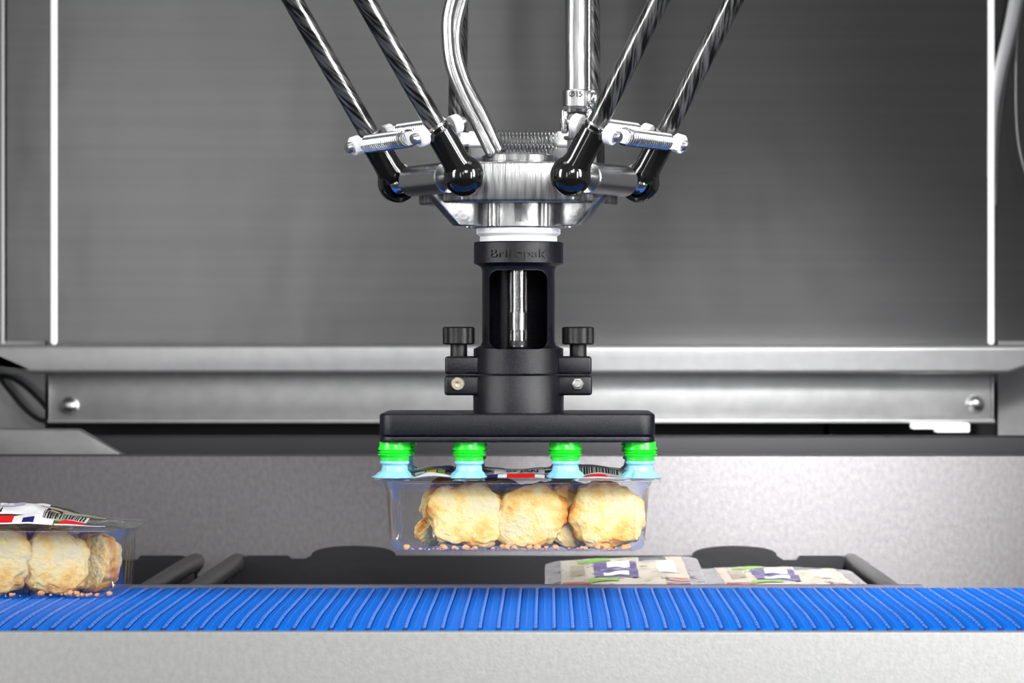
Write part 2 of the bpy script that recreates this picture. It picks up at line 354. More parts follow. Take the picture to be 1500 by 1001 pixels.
# cables
for i, pts in enumerate((((-60,560),(0,551),(28,560),(55,583),(72,604),(78,625)), ((-60,520),(-10,545),(10,568),(35,598),(55,614),(72,618)))):
    bm = bmesh.new(); tube(bm, spline([P(x, y, 3.19+.005*i) for x, y in pts]), .0027, 10)
    o = part('cable', bm, 'rubber'); solo(o, ['thin black cable, the upper of two looping below the rail at the left edge', 'black cable, the lower of two looping below the rail at the left edge'][i], 'cable')
bm = bmesh.new(); tube(bm, spline([P(x, y, 3.205) for x, y in ((1512,-220),(1497,-60),(1482,30),(1463,110),(1454,170),(1450,260))]), lambda t: .0085-.003*t, 14)
o = part('white_hose', bm, 'strip'); solo(o, 'white hose hanging slanted beside the right edge strip at the top right', 'hose')
for i, pts in enumerate((((1530,-200),(1497,10),(1474,110),(1462,200),(1458,300)), ((1500,-200),(1492,0),(1488,120),(1492,210),(1510,280)))):
    bm = bmesh.new(); tube(bm, spline([P(x, y, 3.218-.006*i) for x, y in pts]), .0012, 8)
    o = part('cable', bm, 'rail'); solo(o, ['thin grey cable just right of the slanted white hose', 'thin grey cable nearest the right edge of the photo, bowing outward'][i], 'cable')

# lower steel wall beyond the belt
q = 2.85
bm = bmesh.new(); box(bm, X(-260,q), X(1850,q), q-D0, q-D0+.03, .001, Z(667,q), .0025, 3)
o = part('steel_wall', bm, 'wall_steel'); solo(o, 'long speckled stainless steel wall behind the blue belt and black crates', 'steel wall')
# front conveyor frame
DF = 2.015
bm = bmesh.new(); box(bm, -.66, .52, DF-D0, DF-D0+.01, .001, Z(926,DF), .0015, 3)
fr = thing('conveyor', 'plain pale stainless conveyor side frame below the near edge of the blue belt', 'conveyor', (0, DF-D0, 0))
wpart('side_plate', bm, 'front_steel', fr)
bm = bmesh.new(); box(bm, -.66, .52, 2.325-D0, 2.335-D0, .001, H-.2085); wpart('rear_plate', bm, 'front_steel', fr)
bm = bmesh.new(); box(bm, -.66, .52, DF-D0+.012, 2.324-D0, H-.216, H-.2125); wpart('bed', bm, 'strip_grey', fr)
bm = bmesh.new(); zt = H-.1992
prism(bm, [(-.66, zt-.0035), (-.66, zt), (X(1350,2.345), zt), (X(1357,2.345), zt-.0035)], -(2.352-D0), -(2.341-D0), 0, 2, Matrix.Rotation(PI/2, 4, 'X'))
box(bm, -.66, X(1350,2.345), 2.3415-D0, 2.3515-D0, H-.23, zt-.003)
o = wpart('wear_strip', bm, 'strip_grey', fr, 'grey plastic wear strip along the far belt edge')

# ------------------------------------------------------------------ blue modular belt
belt = thing('conveyor_belt', 'bright blue modular plastic conveyor belt running across the bottom of the photo', 'conveyor belt', (0, 0, H-.201))
PITCH = .01325; Y0 = 2.040-D0; Y1 = 2.338-D0
def bz(y):
    t = max(0., (2.135-D0) - y); return -.36*t*t
def belt_link():
    bm = bmesh.new(); ys = [Y0 + (Y1-Y0)*i/40 for i in range(41)]
    prof = [(-PITCH*.5+.0004, -.006), (-PITCH*.5+.0004, -.0011), (-PITCH*.5+.0018, 0), (PITCH*.5-.0034, 0), (PITCH*.5-.0022, -.0010), (PITCH*.5-.0004, -.0013), (PITCH*.5-.0004, -.006)]
    b2 = bmesh.new(); rows = [[b2.verts.new((x, y, z+bz(y))) for x, z in prof] for y in ys]
    for A, B in zip(rows, rows[1:]):
        for i in range(len(prof)-1): b2.faces.new((A[i], B[i], B[i+1], A[i+1]))
        b2.faces.new((A[0], A[-1], B[-1], B[0]))
    b2.faces.new(rows[0]); b2.faces.new(rows[-1][::-1]); join(bm, b2)
    return tomesh(bm, 'belt_link', True, 40)
def belt_hinge():
    bm = bmesh.new(); n = 26; st = (Y1-Y0-.004)/n
    for i in range(n):
        y = Y0+.002+i*st; z = bz(y+.5*st)-.0006; s = (bz(y+st)-bz(y))
        cyl(bm, (PITCH*.5-.0012, y+.0008, z-s*.4), (PITCH*.5-.0012, y+st-.0016, z+s*.4), .0014, 8, .0006)
        b2 = bmesh.new(); sphere(b2, (0,0,0), 1, n=8); join(bm, b2, Matrix.Translation((-.0012, y+st*.5, bz(y+st*.5)-.0001)) @ Matrix.Diagonal((.0007,.0016,.0005,1)))
    cyl(bm, (PITCH*.5-.0008, Y0-.0025, bz(Y0)-.0028), (PITCH*.5-.0008, Y0+.004, bz(Y0)-.0028), .0016, 10)
    for f in bm.faces: f.material_index = 0
    b2 = bmesh.new(); box(b2, PITCH*.5-.0030, PITCH*.5+.0004, Y0-.0006, Y0+.0055, bz(Y0)-.0022, bz(Y0)+.0002, .0003, 1); join(bm, b2, None, 1)
    return tomesh(bm, 'hinge', True, 40)
lm = belt_link(); lm.materials.append(M['belt']); hm = belt_hinge(); hm.materials.append(M['belt_hinge']); hm.materials.append(M['belt_dark'])
x = X(-60, 2.36)-.02-10*PITCH
while x < .50:
    if True:
        o = part('belt_link', lm, 'belt', belt, (x, 0, H-.201)); part('hinge', hm, 'belt_hinge', o, (x, 0, H-.201))
    x += PITCH

# ------------------------------------------------------------------ crates
def crate(x0, x1, label):
    y0 = 2.385-D0; y1 = 2.775-D0; zt = H-.207; zb = zt-.085; cxm = (x0+x1)/2
    c = thing('crate', label, 'crate', (cxm, (y0+y1)/2, zb), group=None)
    bm = bmesh.new(); box(bm, x0+.006, x1-.006, y0+.006, y1-.006, zb, zb+.004)
    wpart('crate_base', bm, 'crate', c)
    for yy in (y1-.006, y0+.004):
        L = [(x0+.004, zb+.003), (x1-.004, zb+.003), (x1-.004, zt-.004), (x1-.02, zt)]
        for sgn in ((1, -1) if yy > .2 else ()):
            cc = cxm+sgn*.184
            arch = [(cc+.041+.022, zt), (cc+.041+.019, zt-.004), (cc+.041+.006, zt-.004), (cc+.041, zt)] if sgn == 1 else [(cc+.041, zt)]
            arch += [(cc+.041*math.cos(a), zt+.0095*math.sin(a)**.8) for a in [PI*i/12 for i in range(1, 12)]] + [(cc-.041, zt)]
            if sgn == -1: arch += [(cc-.047, zt-.003), (cc-.060, zt-.003), (cc-.063, zt)]
            L += arch
        L += [(x0+.02, zt), (x0+.004, zt-.004)]
        b2 = bmesh.new(); prism(b2, L, -(yy+.005), -yy, 0, 1, Matrix.Rotation(PI/2, 4, 'X'))
        wpart('crate_wall', b2, 'crate', c)
    for xx, s in ((x0, 1), (x1, -1)):
        bm = bmesh.new(); box(bm, min(xx+s*.006, xx+s*.010), max(xx+s*.006, xx+s*.010), y0+.006, y1-.002, zb+.003, zt-.006)
        wpart('crate_wall', bm, 'crate', c)
        bm = bmesh.new(); pts = [Vector((xx+s*.008, y0+.004, zt-.007)), Vector((xx+s*.008, y1-.012, zt-.007)), Vector((xx+s*.008, y1-.002, zt-.010))]
        tube(bm, spline(pts, 6), .0085, 14); wpart('crate_rim', bm, 'crate_rim', c, 'rounded grey-black side rim')
        bm = bmesh.new()
        for i in range(5): box(bm, min(xx+s*.010, xx+s*.016), max(xx+s*.010, xx+s*.016), y0+.04+i*.075, y0+.043+i*.075, zb+.004, zt-.01)
        wpart('crate_rib', bm, 'crate', c)
    return c
crate(-.308, .304, 'wide black plastic crate holding two film-lidded packs behind the belt')
crate(-.945, -.333, 'black plastic crate at the left, partly hidden behind the near food pack')
tb = thing('crate_table', 'plain grey steel shelf under the black crates', 'shelf', (0, 2.58-D0, 0))
bm = bmesh.new(); box(bm, -1.0, 1.0, 2.375-D0, 2.83-D0, H-.300, H-.2921); wpart('shelf_top', bm, 'wall_steel', tb)
for sx in (-.95, .95):
    for yy in (2.40-D0, 2.80-D0): bm = bmesh.new(); box(bm, sx-.02, sx+.02, yy-.02, yy+.02, .001, H-.3001); wpart('leg', bm, 'wall_steel', tb)

# ------------------------------------------------------------------ food packs
def roll_mesh(seed, R=.026, T=.019, amp=1.):
    bm = bmesh.new(); bmesh.ops.create_icosphere(bm, subdivisions=5, radius=1)
    o_ = Vector((seed*3.7, seed*1.3, seed*5.1))
    for v in bm.verts:
        c = v.co.copy(); s = 1 if c.y > 0 else -1
        c.y = s*abs(c.y)**.5
        rad = math.hypot(c.x, c.z); 
        if rad > 1e-4:
            k = (rad**.85)/rad; th = math.atan2(c.z, c.x); sq = (abs(math.cos(th))**2.35+abs(math.sin(th))**2.35)**(-1/2.35); c.x *= k*sq; c.z *= k*sq
        p = v.co*1.5+o_; n1 = noise.noise(p); n2 = noise.noise(v.co*4.5+o_); n3 = noise.noise(v.co*13+o_)
        f = .98+amp*(.18*n1+.10*n2+.03*n3*abs(1-abs(v.co.y)) + .012*noise.noise(v.co*30+o_))
        v.co = Vector((c.x*R*f*(1+.06*math.sin(seed)), c.y*T*(1+.10*n1+.05*n2), c.z*R*f))
    for v in bm.verts:
        v.co.y = 0.0200*math.tanh(v.co.y/.0200*1.1); v.co.z = max(-.0262, min(.0262, v.co.z)); v.co.x = max(-.0300, min(.0300, v.co.x))
    zb = sorted(v.co.z for v in bm.verts)[40]
    for v in bm.verts: v.co.z = max(v.co.z, zb)
    me = tomesh(bm, 'bread_piece', True, 180); me.materials.append(M['bread']); return me
ROLLS = [roll_mesh(i+1) for i in range(5)]
HX, HY, HZ = .102, .060, .054
def tray_outline(n=420):
    """unit param points on a rounded rectangle with arc length"""
    base = rrect(HX, HY, .022, 14); segs = []; L = 0
    for i in range(len(base)):
        a = Vector(base[i]); b = Vector(base[(i+1) % len(base)]); l = (b-a).length; segs.append((L, l, a, b)); L += l
    out = []; j = 0
    for i in range(n):
        s = L*i/n
        while segs[j][0]+segs[j][1] < s: j += 1
        s0, l, a, b = segs[j]; p = a.lerp(b, (s-s0)/max(l, 1e-9)); out.append(p)
    nm = []
    for i in range(n):
        t = out[(i+2) % n]-out[i-2]; nn = Vector((t.y, -t.x)).normalized(); nm.append(nn)
    return out, nm
def tray_mesh():
    pts, nm = tray_outline(); n = len(pts)
    if nm[0].dot(pts[0]) < 0: nm = [-q for q in nm]
    lv = [(.0085, HZ-.0022, 0), (.0095, HZ-.0012, 0), (.0085, HZ, 0), (.0045, HZ-.0003, 0), (.0016, HZ-.0004, 0), (.0012, HZ-.0015, 0), (.0012, HZ-.0042, 0), (0, HZ-.0050, 0)]
    for i in range(1, 17):
        t = i/17; z = HZ-.005 - (HZ-.005-.0045)*t; lv.append((-.0032*t, z, 1))
    lv += [(-.0040, .0035, 0), (-.0062, .0012, 0), (-.0090, 0, 0)]
    bm = bmesh.new(); rings = []
    for off, z, fl_ in lv:
        ring = []
        for p, q in zip(pts, nm):
            u = p.x if abs(q.y) > .7 else (p.y if abs(q.x) > .8 else None); g = 0
            if fl_ and u is not None:
                per = .031 if abs(q.y) > .7 else .027
                m = (u/per+.5) % 1-.5; w = max(0, 1-abs(m*per)/.0036); w = w*w*(3-2*w)
                e = min(1, max(0, (HZ-.009-z)/.008)) * min(1, max(0, (z-.007)/.006)); g = -.0019*w*e
            c = p + q*(off+g); ring.append(bm.verts.new((c.x, c.y, z)))
        rings.append(ring)
    for sc in [.93, .86, .8, .7, .6, .45, .3, .15]:
        ring = []
        for p, q in zip(pts, nm):
            c = (p+q*-.009)*sc; m = (c.x/.031+.5) % 1-.5
            h = .0042*math.sqrt(max(0, 1-(m*.031/.0075)**2)) if .25 < sc < .9 else 0
            ring.append(bm.verts.new((c.x, c.y, .0001+h)))
        rings.append(ring)
    for A, B in zip(rings, rings[1:]):
        for i in range(n): bm.faces.new((A[i], A[(i+1)%n], B[(i+1)%n], B[i]))
    bm.faces.new(rings[-1])
    me = tomesh(bm, 'tray_shell', True, 60); me.materials.append(M['clear']); return me
TRAY = tray_mesh()
def film_bm(hf):
    bm = bmesh.new(); nx, ny = 120, 60; hx, hy, r = HX+.009, HY+.009, .030; g = {}
    for i in range(nx+1):
        for j in range(ny+1):
            u = -hx+2*hx*i/nx; v = -hy+2*hy*j/ny
            ax, ay = abs(u)-(hx-r), abs(v)-(hy-r)
            if ax > 0 and ay > 0:      # pull corners onto the rounded outline
                l = math.hypot(ax, ay); m = max(ax, ay)
                s = m/l if l > 1e-9 else 1; u = math.copysign(hx-r+ax*s, u); v = math.copysign(hy-r+ay*s, v)
            g[i, j] = bm.verts.new((u, v, HZ+.0006+hf(u, v)))
    for i in range(nx):
        for j in range(ny): bm.faces.new((g[i,j], g[i+1,j], g[i+1,j+1], g[i,j+1]))
    return bm
def patch(bm, hf, poly4, mi, lift=.0004, n=14, wob=0):
    """poly4: four (u,v) corners, bilinear"""
    g = {}
    for i in range(n+1):
        for j in range(n+1):
            s, t = i/n, j/n; a, b, c, d = [Vector(q) for q in poly4]
            p = (a*(1-s)+b*s)*(1-t)+(d*(1-s)+c*s)*t; v = p.y + wob*math.sin(p.x*260)
            g[i, j] = bm.verts.new((p.x, v, HZ+.0006+hf(p.x, v)+lift))
    for i in range(n):
        for j in range(n):
            f = bm.faces.new((g[i,j], g[i+1,j], g[i+1,j+1], g[i,j+1])); f.material_index = mi; f.smooth = True
def rc(u0, u1, v0, v1): return [(u0,v0),(u1,v0),(u1,v1),(u0,v1)]
INKS = ['ink_black','ink_white','ink_red','ink_navy','ink_green','ink_yellow','ink_lilac','ink_purple','ink_tan','ink_cream']
def put_text(bm, hf, s, size, u, v, sv=1., mi=0, lift=.0009, rot=0):
    b2 = text_bm(s, size, 0, .02*size)
    bmesh.ops.triangulate(b2, faces=b2.faces)
    for q in b2.verts:
        x, y = q.co.x, q.co.y*sv
        if rot: x, y = -y, x
        q.co = Vector((u+x, v+y, 0)); q.co.z = HZ+.0006+hf(q.co.x, q.co.y)+lift
    join(bm, b2, None, mi)
def bars(bm, hf, u0, u1, v0, v1, rnd):
    patch(bm, hf, rc(u0-.002, u1+.002, v0-.001, v1+.001), 1, .0004)
    u = u0
    while u < u1-.001:
        w = rnd.choice((.0005,.0009,.0014)); patch(bm, hf, rc(u, u+w, v0, v1), 0, .0008, 4); u += w+rnd.choice((.0006,.0010))
def print_front(hf, big=False):
    rnd = random.Random(3); bm = bmesh.new()
    patch(bm, hf, rc(-.018,.021,-.037,-.004), 1, .0004, 16)
    put_text(bm, hf, '09 JAN', .0085, -.010 if big else .004, -.028, 2.2, 0)
    patch(bm, hf, rc(-.027,-.015,-.056,-.040), 3); patch(bm, hf, rc(-.015,-.008,-.056,-.040), 1)
    patch(bm, hf, rc(-.008,.0135,-.056,-.040), 2); patch(bm, hf, rc(.0135,.021,-.055,-.042), 1); patch(bm, hf, rc(.021,.030,-.056,-.046), 3)
    patch(bm, hf, [(-.083,-.054),(-.047,-.054),(-.055,-.044),(-.070,-.040)], 1, .0005, 16, .0015)
    patch(bm, hf, rc(-.079,-.0715,-.040,-.032), 1); patch(bm, hf, rc(-.0705,-.0625,-.040,-.030), 5); patch(bm, hf, rc(-.0615,-.056,-.040,-.030), 4)
    patch(bm, hf, rc(-.080,-.050,-.028,-.010), 7 if not big else 6); patch(bm, hf, rc(-.078,-.066,-.026,-.018), 4, .0007)
    bars(bm, hf, .036 if big else .048, .068 if big else .079, -.046 if big else -.043, -.022, rnd)
    patch(bm, hf, [(.048,-.054),(.072,-.056),(.066,-.047),(.053,-.047)], 2, .0005, 14); patch(bm, hf, [(.046,-.050),(.056,-.046),(.056,-.044),(.046,-.046)], 4)
    patch(bm, hf, [(.046,-.058),(.086,-.058),(.086,-.0555),(.046,-.0555)], 1, .0004)
    patch(bm, hf, rc(.048,.082,-.018,.004), 7 if not big else 8); patch(bm, hf, rc(.060,.080,-.012,-.004), 4, .0007)
    patch(bm, hf, rc(-.030,.034,.000,.045), 7 if not big else 6, .0003, 24)
    for k in range(6): patch(bm, hf, rc(-.027+.004*k,.012,-.0015-.004*k,-.0009-.004*k) if False else rc(.050, .078, -.016+.003*k*.3, -.0155+.003*k*.3), 1, .0008, 8)
    if big:
        patch(bm, hf, rc(-.112*.9,-.018,-.045,.03), 1, .00045, 24); patch(bm, hf, rc(.021,.036,-.040,.012), 1, .0004, 16)
        patch(bm, hf, [(-.018,-.058),(.045,-.058),(.045,-.043),(.021,-.037)], 1, .0003, 16)
        patch(bm, hf, rc(-.014,.018,-.014,-.004), 6, .0008, 14); put_text(bm, hf, 'ES', .012, .004, -.010, 1, 1, .0012)
        patch(bm, hf, [(.037,-.035),(.048,-.040),(.046,-.014),(.039,-.010)], 8, .0005, 12)
        patch(bm, hf, rc(.030,.080,-.008,.000), 8, .0006, 16)
    return bm
def print_crate(hf):
    bm = bmesh.new(); rnd = random.Random(9)
    patch(bm, hf, rc(-.10,.10,-.055,.055), 9, .0002, 30)
    for k in range(4):
        patch(bm, hf, [(-.1+.009*k,.030),(-.096+.009*k,.030),(-.088+.009*k,.054),(-.092+.009*k,.054)], 2, .0006, 8)
        patch(bm, hf, rc(-.1+.011*k, -.096+.011*k, -.054,-.034), 2 if k%2 else 3, .0006, 8)
    patch(bm, hf, rc(-.050,.055,-.012,.026), 7, .0006, 26)
    patch(bm, hf, rc(-.040,-.018,-.004,.018), 1, .0010, 12); patch(bm, hf, rc(-.008,.014,-.006,.020), 6, .0010, 12); patch(bm, hf, rc(.022,.046,-.006,.014), 1, .0010, 12)
    patch(bm, hf, rc(-.078,-.056,.006,.032), 4, .0007, 12); patch(bm, hf, rc(.06,.09,.010,.04), 4, .0007, 12)
    bars(bm, hf, .058, .088, -.040, -.015, rnd)
    patch(bm, hf, rc(-.03,.05,-.046,-.030), 1, .0007, 14); patch(bm, hf, rc(-.03,.05,.034,.046), 8, .0007, 14)
    return bm
def crumbs(parent_m, area_, n, label, seed):
    rnd = random.Random(seed); bm = bmesh.new()
    for _ in range(n):
        u = rnd.uniform(area_[0], area_[1]); v = rnd.uniform(area_[2], area_[3]); s = .0006+.0022*rnd.random()**2.5
        b2 = bmesh.new(); bmesh.ops.create_icosphere(b2, subdivisions=2, radius=s*.8)
        for q in b2.verts: q.co *= rnd.uniform(.75, 1.2); q.co.x *= 1.3
        join(bm, b2, Matrix.Translation((u, v, s*.8+.0008)))
    o = part('crumbs', bm, 'crumb', None, parent_m.translation, parent_m.to_3x3()); solo(o, label, 'crumbs'); o['kind'] = 'stuff'
def pack(loc, rot, hf, prt, label, rolls, rlabels, group, clabel=None):
    t = thing('food_pack', label, 'food pack', loc, rot)
    m = W[t]
    part('tray_shell', TRAY, 'clear', t, label='clear plastic tray with moulded flutes')
    part('lid_film', film_bm(hf), 'film', t, angle=180)
    part('lid_print', prt(hf), INKS, t, label='printed lid label')
    for i, (u, v, w, s, yaw, tilt, k, fl_) in enumerate(rolls):
        if s > .85: fl_ = .10*math.sin(fl_*3)+(PI if i % 2 else 0); w = .0262*s+.0006
        wm = m @ Matrix.Translation((u, v, w)) @ (Matrix.Rotation(yaw, 4, 'Z') @ Matrix.Rotation(tilt, 4, 'X') @ Matrix.Rotation(fl_, 4, 'Y') @ Matrix.Diagonal((s*(1.08 if s > .9 else 1), s*.95, s, 1)))
        o = bpy.data.objects.new('bread_piece', ROLLS[k % 5]); link(o); o.matrix_world = wm; W[o] = wm
        solo(o, rlabels[i], 'bread', group)
    return t
CU = [(s*a, b) for a in (.0370, .0943) for s in (1, -1) for b in (-.045, .045)]
def h_held(u, v):
    e = max(0, 1-(abs(v)/.064)**2.5) * max(0, 1-(abs(u)/.110)**6)
    h = .0072*e*(1-.25*math.cos(u*60))
    for a, b in CU:
        h *= 1-.85*math.exp(-((u-a)**2+(v-b)**2)/.017**2)
    return h + e*.0011*noise.noise(Vector((u*70, v*70, 1.3)))+.0002
def h_left(u, v):
    e = max(0, 1-(abs(v)/.064)**2.5) * max(0, 1-(abs(u)/.110)**4)
    k = 1/(1+math.exp((u-.052)/.011)); rr = abs(noise.noise(Vector((u*26, v*30, 4.3))))
    return e*(.0050+.0085*k) + e*.007*k*(.4-rr) + e*.0016*noise.noise(Vector((u*60, v*60, 7.3)))+.0002
def h_crate(u, v):
    e = max(0, 1-(abs(v)/.064)**4) * max(0, 1-(abs(u)/.110)**6)
    return e*(.003+.0025*noise.noise(Vector((u*35, v*40, 9.)))+.0012*noise.noise(Vector((u*110, v*110, 2.))))+.0003
TX = X(757.5, 2.19)
held_rolls = [
 (-.0400,-.0300,.0262,1.0,.08,-.03,0,.15), (.0095,-.0310,.0262,.96,-.08,.03,1,1.57), (.0685,-.0300,.0258,1.0,.05,-.04,2,.1),
 (.0380,-.0170,.0262,.98,.35,.0,3,.1), (-.0560,.0260,.0320,.80,.7,.3,4,.2), (-.0180,.0220,.0270,1.0,-.4,.1,2,2.9),
 (.0300,.0300,.0275,1.0,.2,-.1,0,4.), (.0700,.0260,.0262,.9,-.3,.0,1,.1), (-.0690,-.0080,.0125,.42,.5,.4,3,.4), (.0835,-.0020,.0120,.40,1.1,.2,4,1.)]
hl = ['golden bread piece with pale flat face, frontmost left in the held pack', 'pale bread piece in the front middle of the held pack', 'large pale golden bread piece at the front right of the held pack',
 'golden bread piece wedged between the middle and right front pieces of the held pack', 'browned bread piece high at the back left of the held pack', 'bread piece behind the gap of the two left front pieces in the held pack',
 'bread piece behind the middle front piece of the held pack', 'bread piece at the back right corner of the held pack', 'small broken bread bit low at the left end of the held pack', 'small broken bread bit low at the right end of the held pack']
hp = pack((TX, 0, H-.161), None, h_held, print_front, 'clear food pack held in the air by the suction cups, dated 09 JAN', held_rolls, hl, 'bread pieces in the held pack')
crumbs(W[hp], (-.086,.088,-.052,-.040), 90, 'scatter of orange crumbs on the floor of the held pack', 5)
LX = -.4325
left_rolls = [(.0440,-.0300,.0262,1.0,.1,-.03,3,.2), (.0690,.0040,.0255,.90,-.3,.0,4,.1), (-.0030,-.0300,.0275,1.1,-.2,.05,1,2.6), (-.0560,-.0270,.0265,1.05,.2,.0,2,3.6),
 (.0250,.0240,.0270,1.05,.3,.1,0,.9), (-.0300,.0260,.0265,1.0,-.3,.0,3,2.), (.0600,.0330,.0200,.75,.9,.0,2,1.)]
ll = ['golden bread piece, rightmost at the front of the left pack', 'browned bread piece at the right end of the left pack', 'large bread piece cut by the left photo edge, front of the left pack', 'bread piece at the hidden far left of the left pack',
 'bread piece in the back row of the left pack, behind the rightmost front piece', 'bread piece in the back row of the left pack, towards the photo edge', 'small bread piece in the back right corner of the left pack']
lp = pack((LX, 2.288-D0, H-.2003), Matrix.Rotation(math.radians(3), 3, 'Z'), h_left, lambda h: print_front(h, True), 'clear food pack standing on the blue belt at the left edge, its lid puffed up', left_rolls, ll, 'bread pieces in the pack on the belt')
crumbs(W[lp], (-.086,.088,-.052,-.035), 60, 'scatter of brown crumbs on the floor of the left pack', 8)
zc = H-.207-.081+.0005
for (pxc, dz, tilt, seed, lab, w1, w2) in ((917, .029, 2.6, 1, 'lidded food pack in the black crate, left of the two, raised at its far end', 'left crate pack', 0), (1146, .0240, .4, 2, 'lidded food pack lying in the black crate, right of the two', 'right crate pack', 1)):
    # each rests on a second pack below
    base = (X(pxc, 2.52), 2.518-D0, zc)
    rot = Matrix.Rotation(PI/2, 3, 'Z')
    rl = [(-.06,0,.0265,1.05,.2,0,0,.3), (0,.01,.0265,1.05,.6,0,1,1.), (.06,0,.0265,1.05,1.2,0,2,2.)]
    g = 'bread pieces in the '+w1
    n3 = ['nearest bread piece in the ', 'middle bread piece in the ', 'farthest bread piece in the ']
    r2 = Matrix.Rotation(math.radians(tilt), 3, 'X') @ Matrix.Rotation(math.radians(-2.2 if w2 == 0 else .5), 3, 'Y') @ rot
    pack((base[0], base[1], zc+dz), r2, h_crate, print_crate, lab, rl, [q+w1 for q in n3], g)
    bm = bmesh.new(); hz = dz-.0065
    prism(bm, rrect(.05, .085, .01, 5), 0, hz, .003)
    o = part('cardboard_pad', bm, 'ink_tan', None, (base[0], base[1], zc)); solo(o, 'tan pad under the '+w1, 'pad')

# ------------------------------------------------------------------ gripper
AX = (759.5-CX)*D0/F
def zr(py, d=D0): return Z(py, d)
gr = thing('suction_gripper', 'black suction gripper head under the robot, holding the food pack', 'robot gripper', (AX, 0, Z(648,2.19)))
def gpart(name, bm, m, label=None, parent=None, angle=35): return part(name, bm, m, parent or gr, (AX, 0, 0), None, label, angle)
R1 = .0351; R2 = .0286
outer = [(R1-.001, zr(355)), (R1, zr(357)), (R1, zr(386)), (R2+.0045, zr(388)), (R2+.0015, zr(391)), (R2, zr(396)), (R2, zr(500)), (R2+.001, zr(506)), (R2+.004, zr(509)), (R1+.0002, zr(511)), (R1+.0002, zr(547)), (R1-.0005, zr(548.5))]
inner = [(.0245, zr(548.5)), (.0245, zr(516)), (.0242, zr(514)), (.0242, zr(380)), (.02, zr(355))]
b_out = bmesh.new(); lathe(b_out, outer+inner+[outer[0]], 96, cap=False)
bmesh.ops.remove_doubles(b_out, verts=b_out.verts, dist=1e-6)
cut = bmesh.new(); zc_ = (zr(395.5,2.222)+zr(512,2.222))/2; hz_ = (zr(395.5,2.222)-zr(512,2.222))/2
prism(cut, rrect(.0226, hz_, .0075, 8, 0, zc_), -.0, .06, 0, 1, Matrix.Rotation(PI/2, 4, 'X'))
gpart('collar_body', boolean(b_out, cut), 'nylon', angle=30)
tx = text_bm('Brillopak', .0098, .0009, 0); xs = [v.co.x for v in tx.verts]; ys_ = [v.co.y for v in tx.verts]
sx = .0456/(max(xs)-min(xs)); mx_ = (max(xs)+min(xs))/2; zc2 = zr(371.5, 2.215)
for v in tx.verts:
    th = (v.co.x-mx_)*sx/R1; rr = R1+.0003+v.co.z; v.co = Vector((rr*math.sin(th), -rr*math.cos(th), zc2+v.co.y*.95))
gpart('raised_lettering', tx, 'knob', 'raised black lettering Brillopak', None, 1)
bm = bmesh.new(); lathe(bm, [(0, zr(516)), (.0244, zr(516)), (.0244, zr(520)), (0, zr(520))], 48); gpart('inner_floor', bm, 'nylon')
# sight glass
bm = bmesh.new(); m = Matrix.Translation((0, -.009, 0)); lathe(bm, [(.0070, zr(380)), (.0070, zr(508)), (.0054, zr(508)), (.0054, zr(380)), (.0070, zr(380))], 32, m, cap=False)
sg = gpart('sight_tube', bm, 'glass', 'clear sight tube in the window')
bm = bmesh.new(); lathe(bm, [(.0064, zr(458)), (.0064, zr(484)), (.0056, zr(484)), (.0056, zr(458)), (.0064, zr(458))], 32, m, cap=False); gpart('metal_band', bm, 'alu', None, sg)
bm = bmesh.new(); lathe(bm, [(0, zr(508.5)), (.0068, zr(508.5)), (.0068, zr(507)), (.0071, zr(506.8)), (.0071, zr(500)), (.0060, zr(499)), (0, zr(499))], 32, m); gpart('end_cap', bm, 'rubber', None, sg)
bm = bmesh.new(); cyl(bm, (-.001, -.009, zr(505)), (-.001, -.009, zr(385)), .0022, 16); gpart('inner_tube', bm, 'glass', None, sg)
t5 = text_bm('21', .0032, .0001, .00008); mm = Matrix.Translation((-.001, -.0090-.0066, zr(470))) @ Matrix.Rotation(PI/2, 4, 'X'); bmesh.ops.transform(t5, matrix=mm, verts=t5.verts); gpart('band_mark', t5, 'ink_black', None, sg)
# upper ears
for s in (-1, 1):
    bm = bmesh.new(); box(bm, min(s*.030, s*.0572), max(s*.030, s*.0572), -.017, .017, zr(548.2), zr(522), .0022, 3)
    gpart('upper_lug', bm, 'nylon')
bm = bmesh.new(); lathe(bm, [(0, zr(550)), (R1+.0002, zr(550)), (R1+.0005, zr(551)), (R1+.0005, zr(606, 2.21)), (0, zr(606,2.21))], 72)
gpart('clamp_base', bm, 'nylon')
for s in (-1, 1):
    bm = bmesh.new(); box(bm, min(s*.030, s*.0576), max(s*.030, s*.0576), -.017, .017, zr(579), zr(550.2), .0024, 3)
    gpart('lower_lug', bm, 'nylon')
for s in (-1, 1):
    kx = s*.0468
    bm = bmesh.new(); rf = lambda a, r, z: r*(1-.07*abs(math.sin(a*4))**3) 
    m = Matrix.Translation((kx, 0, 0)) @ Matrix.Rotation(.35, 4, 'Z')
    lathe(bm, [(0, zr(505)), (.0118, zr(505)), (.0131, zr(503)), (.0131, zr(481)), (.0118, zr(479)), (0, zr(478.5))], 96, m, rf=rf)
    k = gpart('clamp_knob', bm, 'knob')
    bm = bmesh.new(); cyl(bm, (kx, 0, zr(523)), (kx, 0, zr(504)), .0067, 28); gpart('knob_stem', bm, 'knob', None, k)
bz_ = zr(562.5, 2.232)
bm = bmesh.new(); m = Matrix.Translation((-.0470, -.0170, bz_)) @ basis((0,-1,0)).to_4x4()
lathe(bm, [(0,-.001),(.0053,-.001),(.0053,.0030),(.0047,.0036),(.0020,.0036),(.0020,.0015),(0,.0013)], 32, m); gpart('clamp_bolt', bm, 'brass', 'round socket-head bolt in the left lug')
bm = bmesh.new(); m = Matrix.Translation((.0462, -.0170, bz_)) @ basis((0,-1,0)).to_4x4()
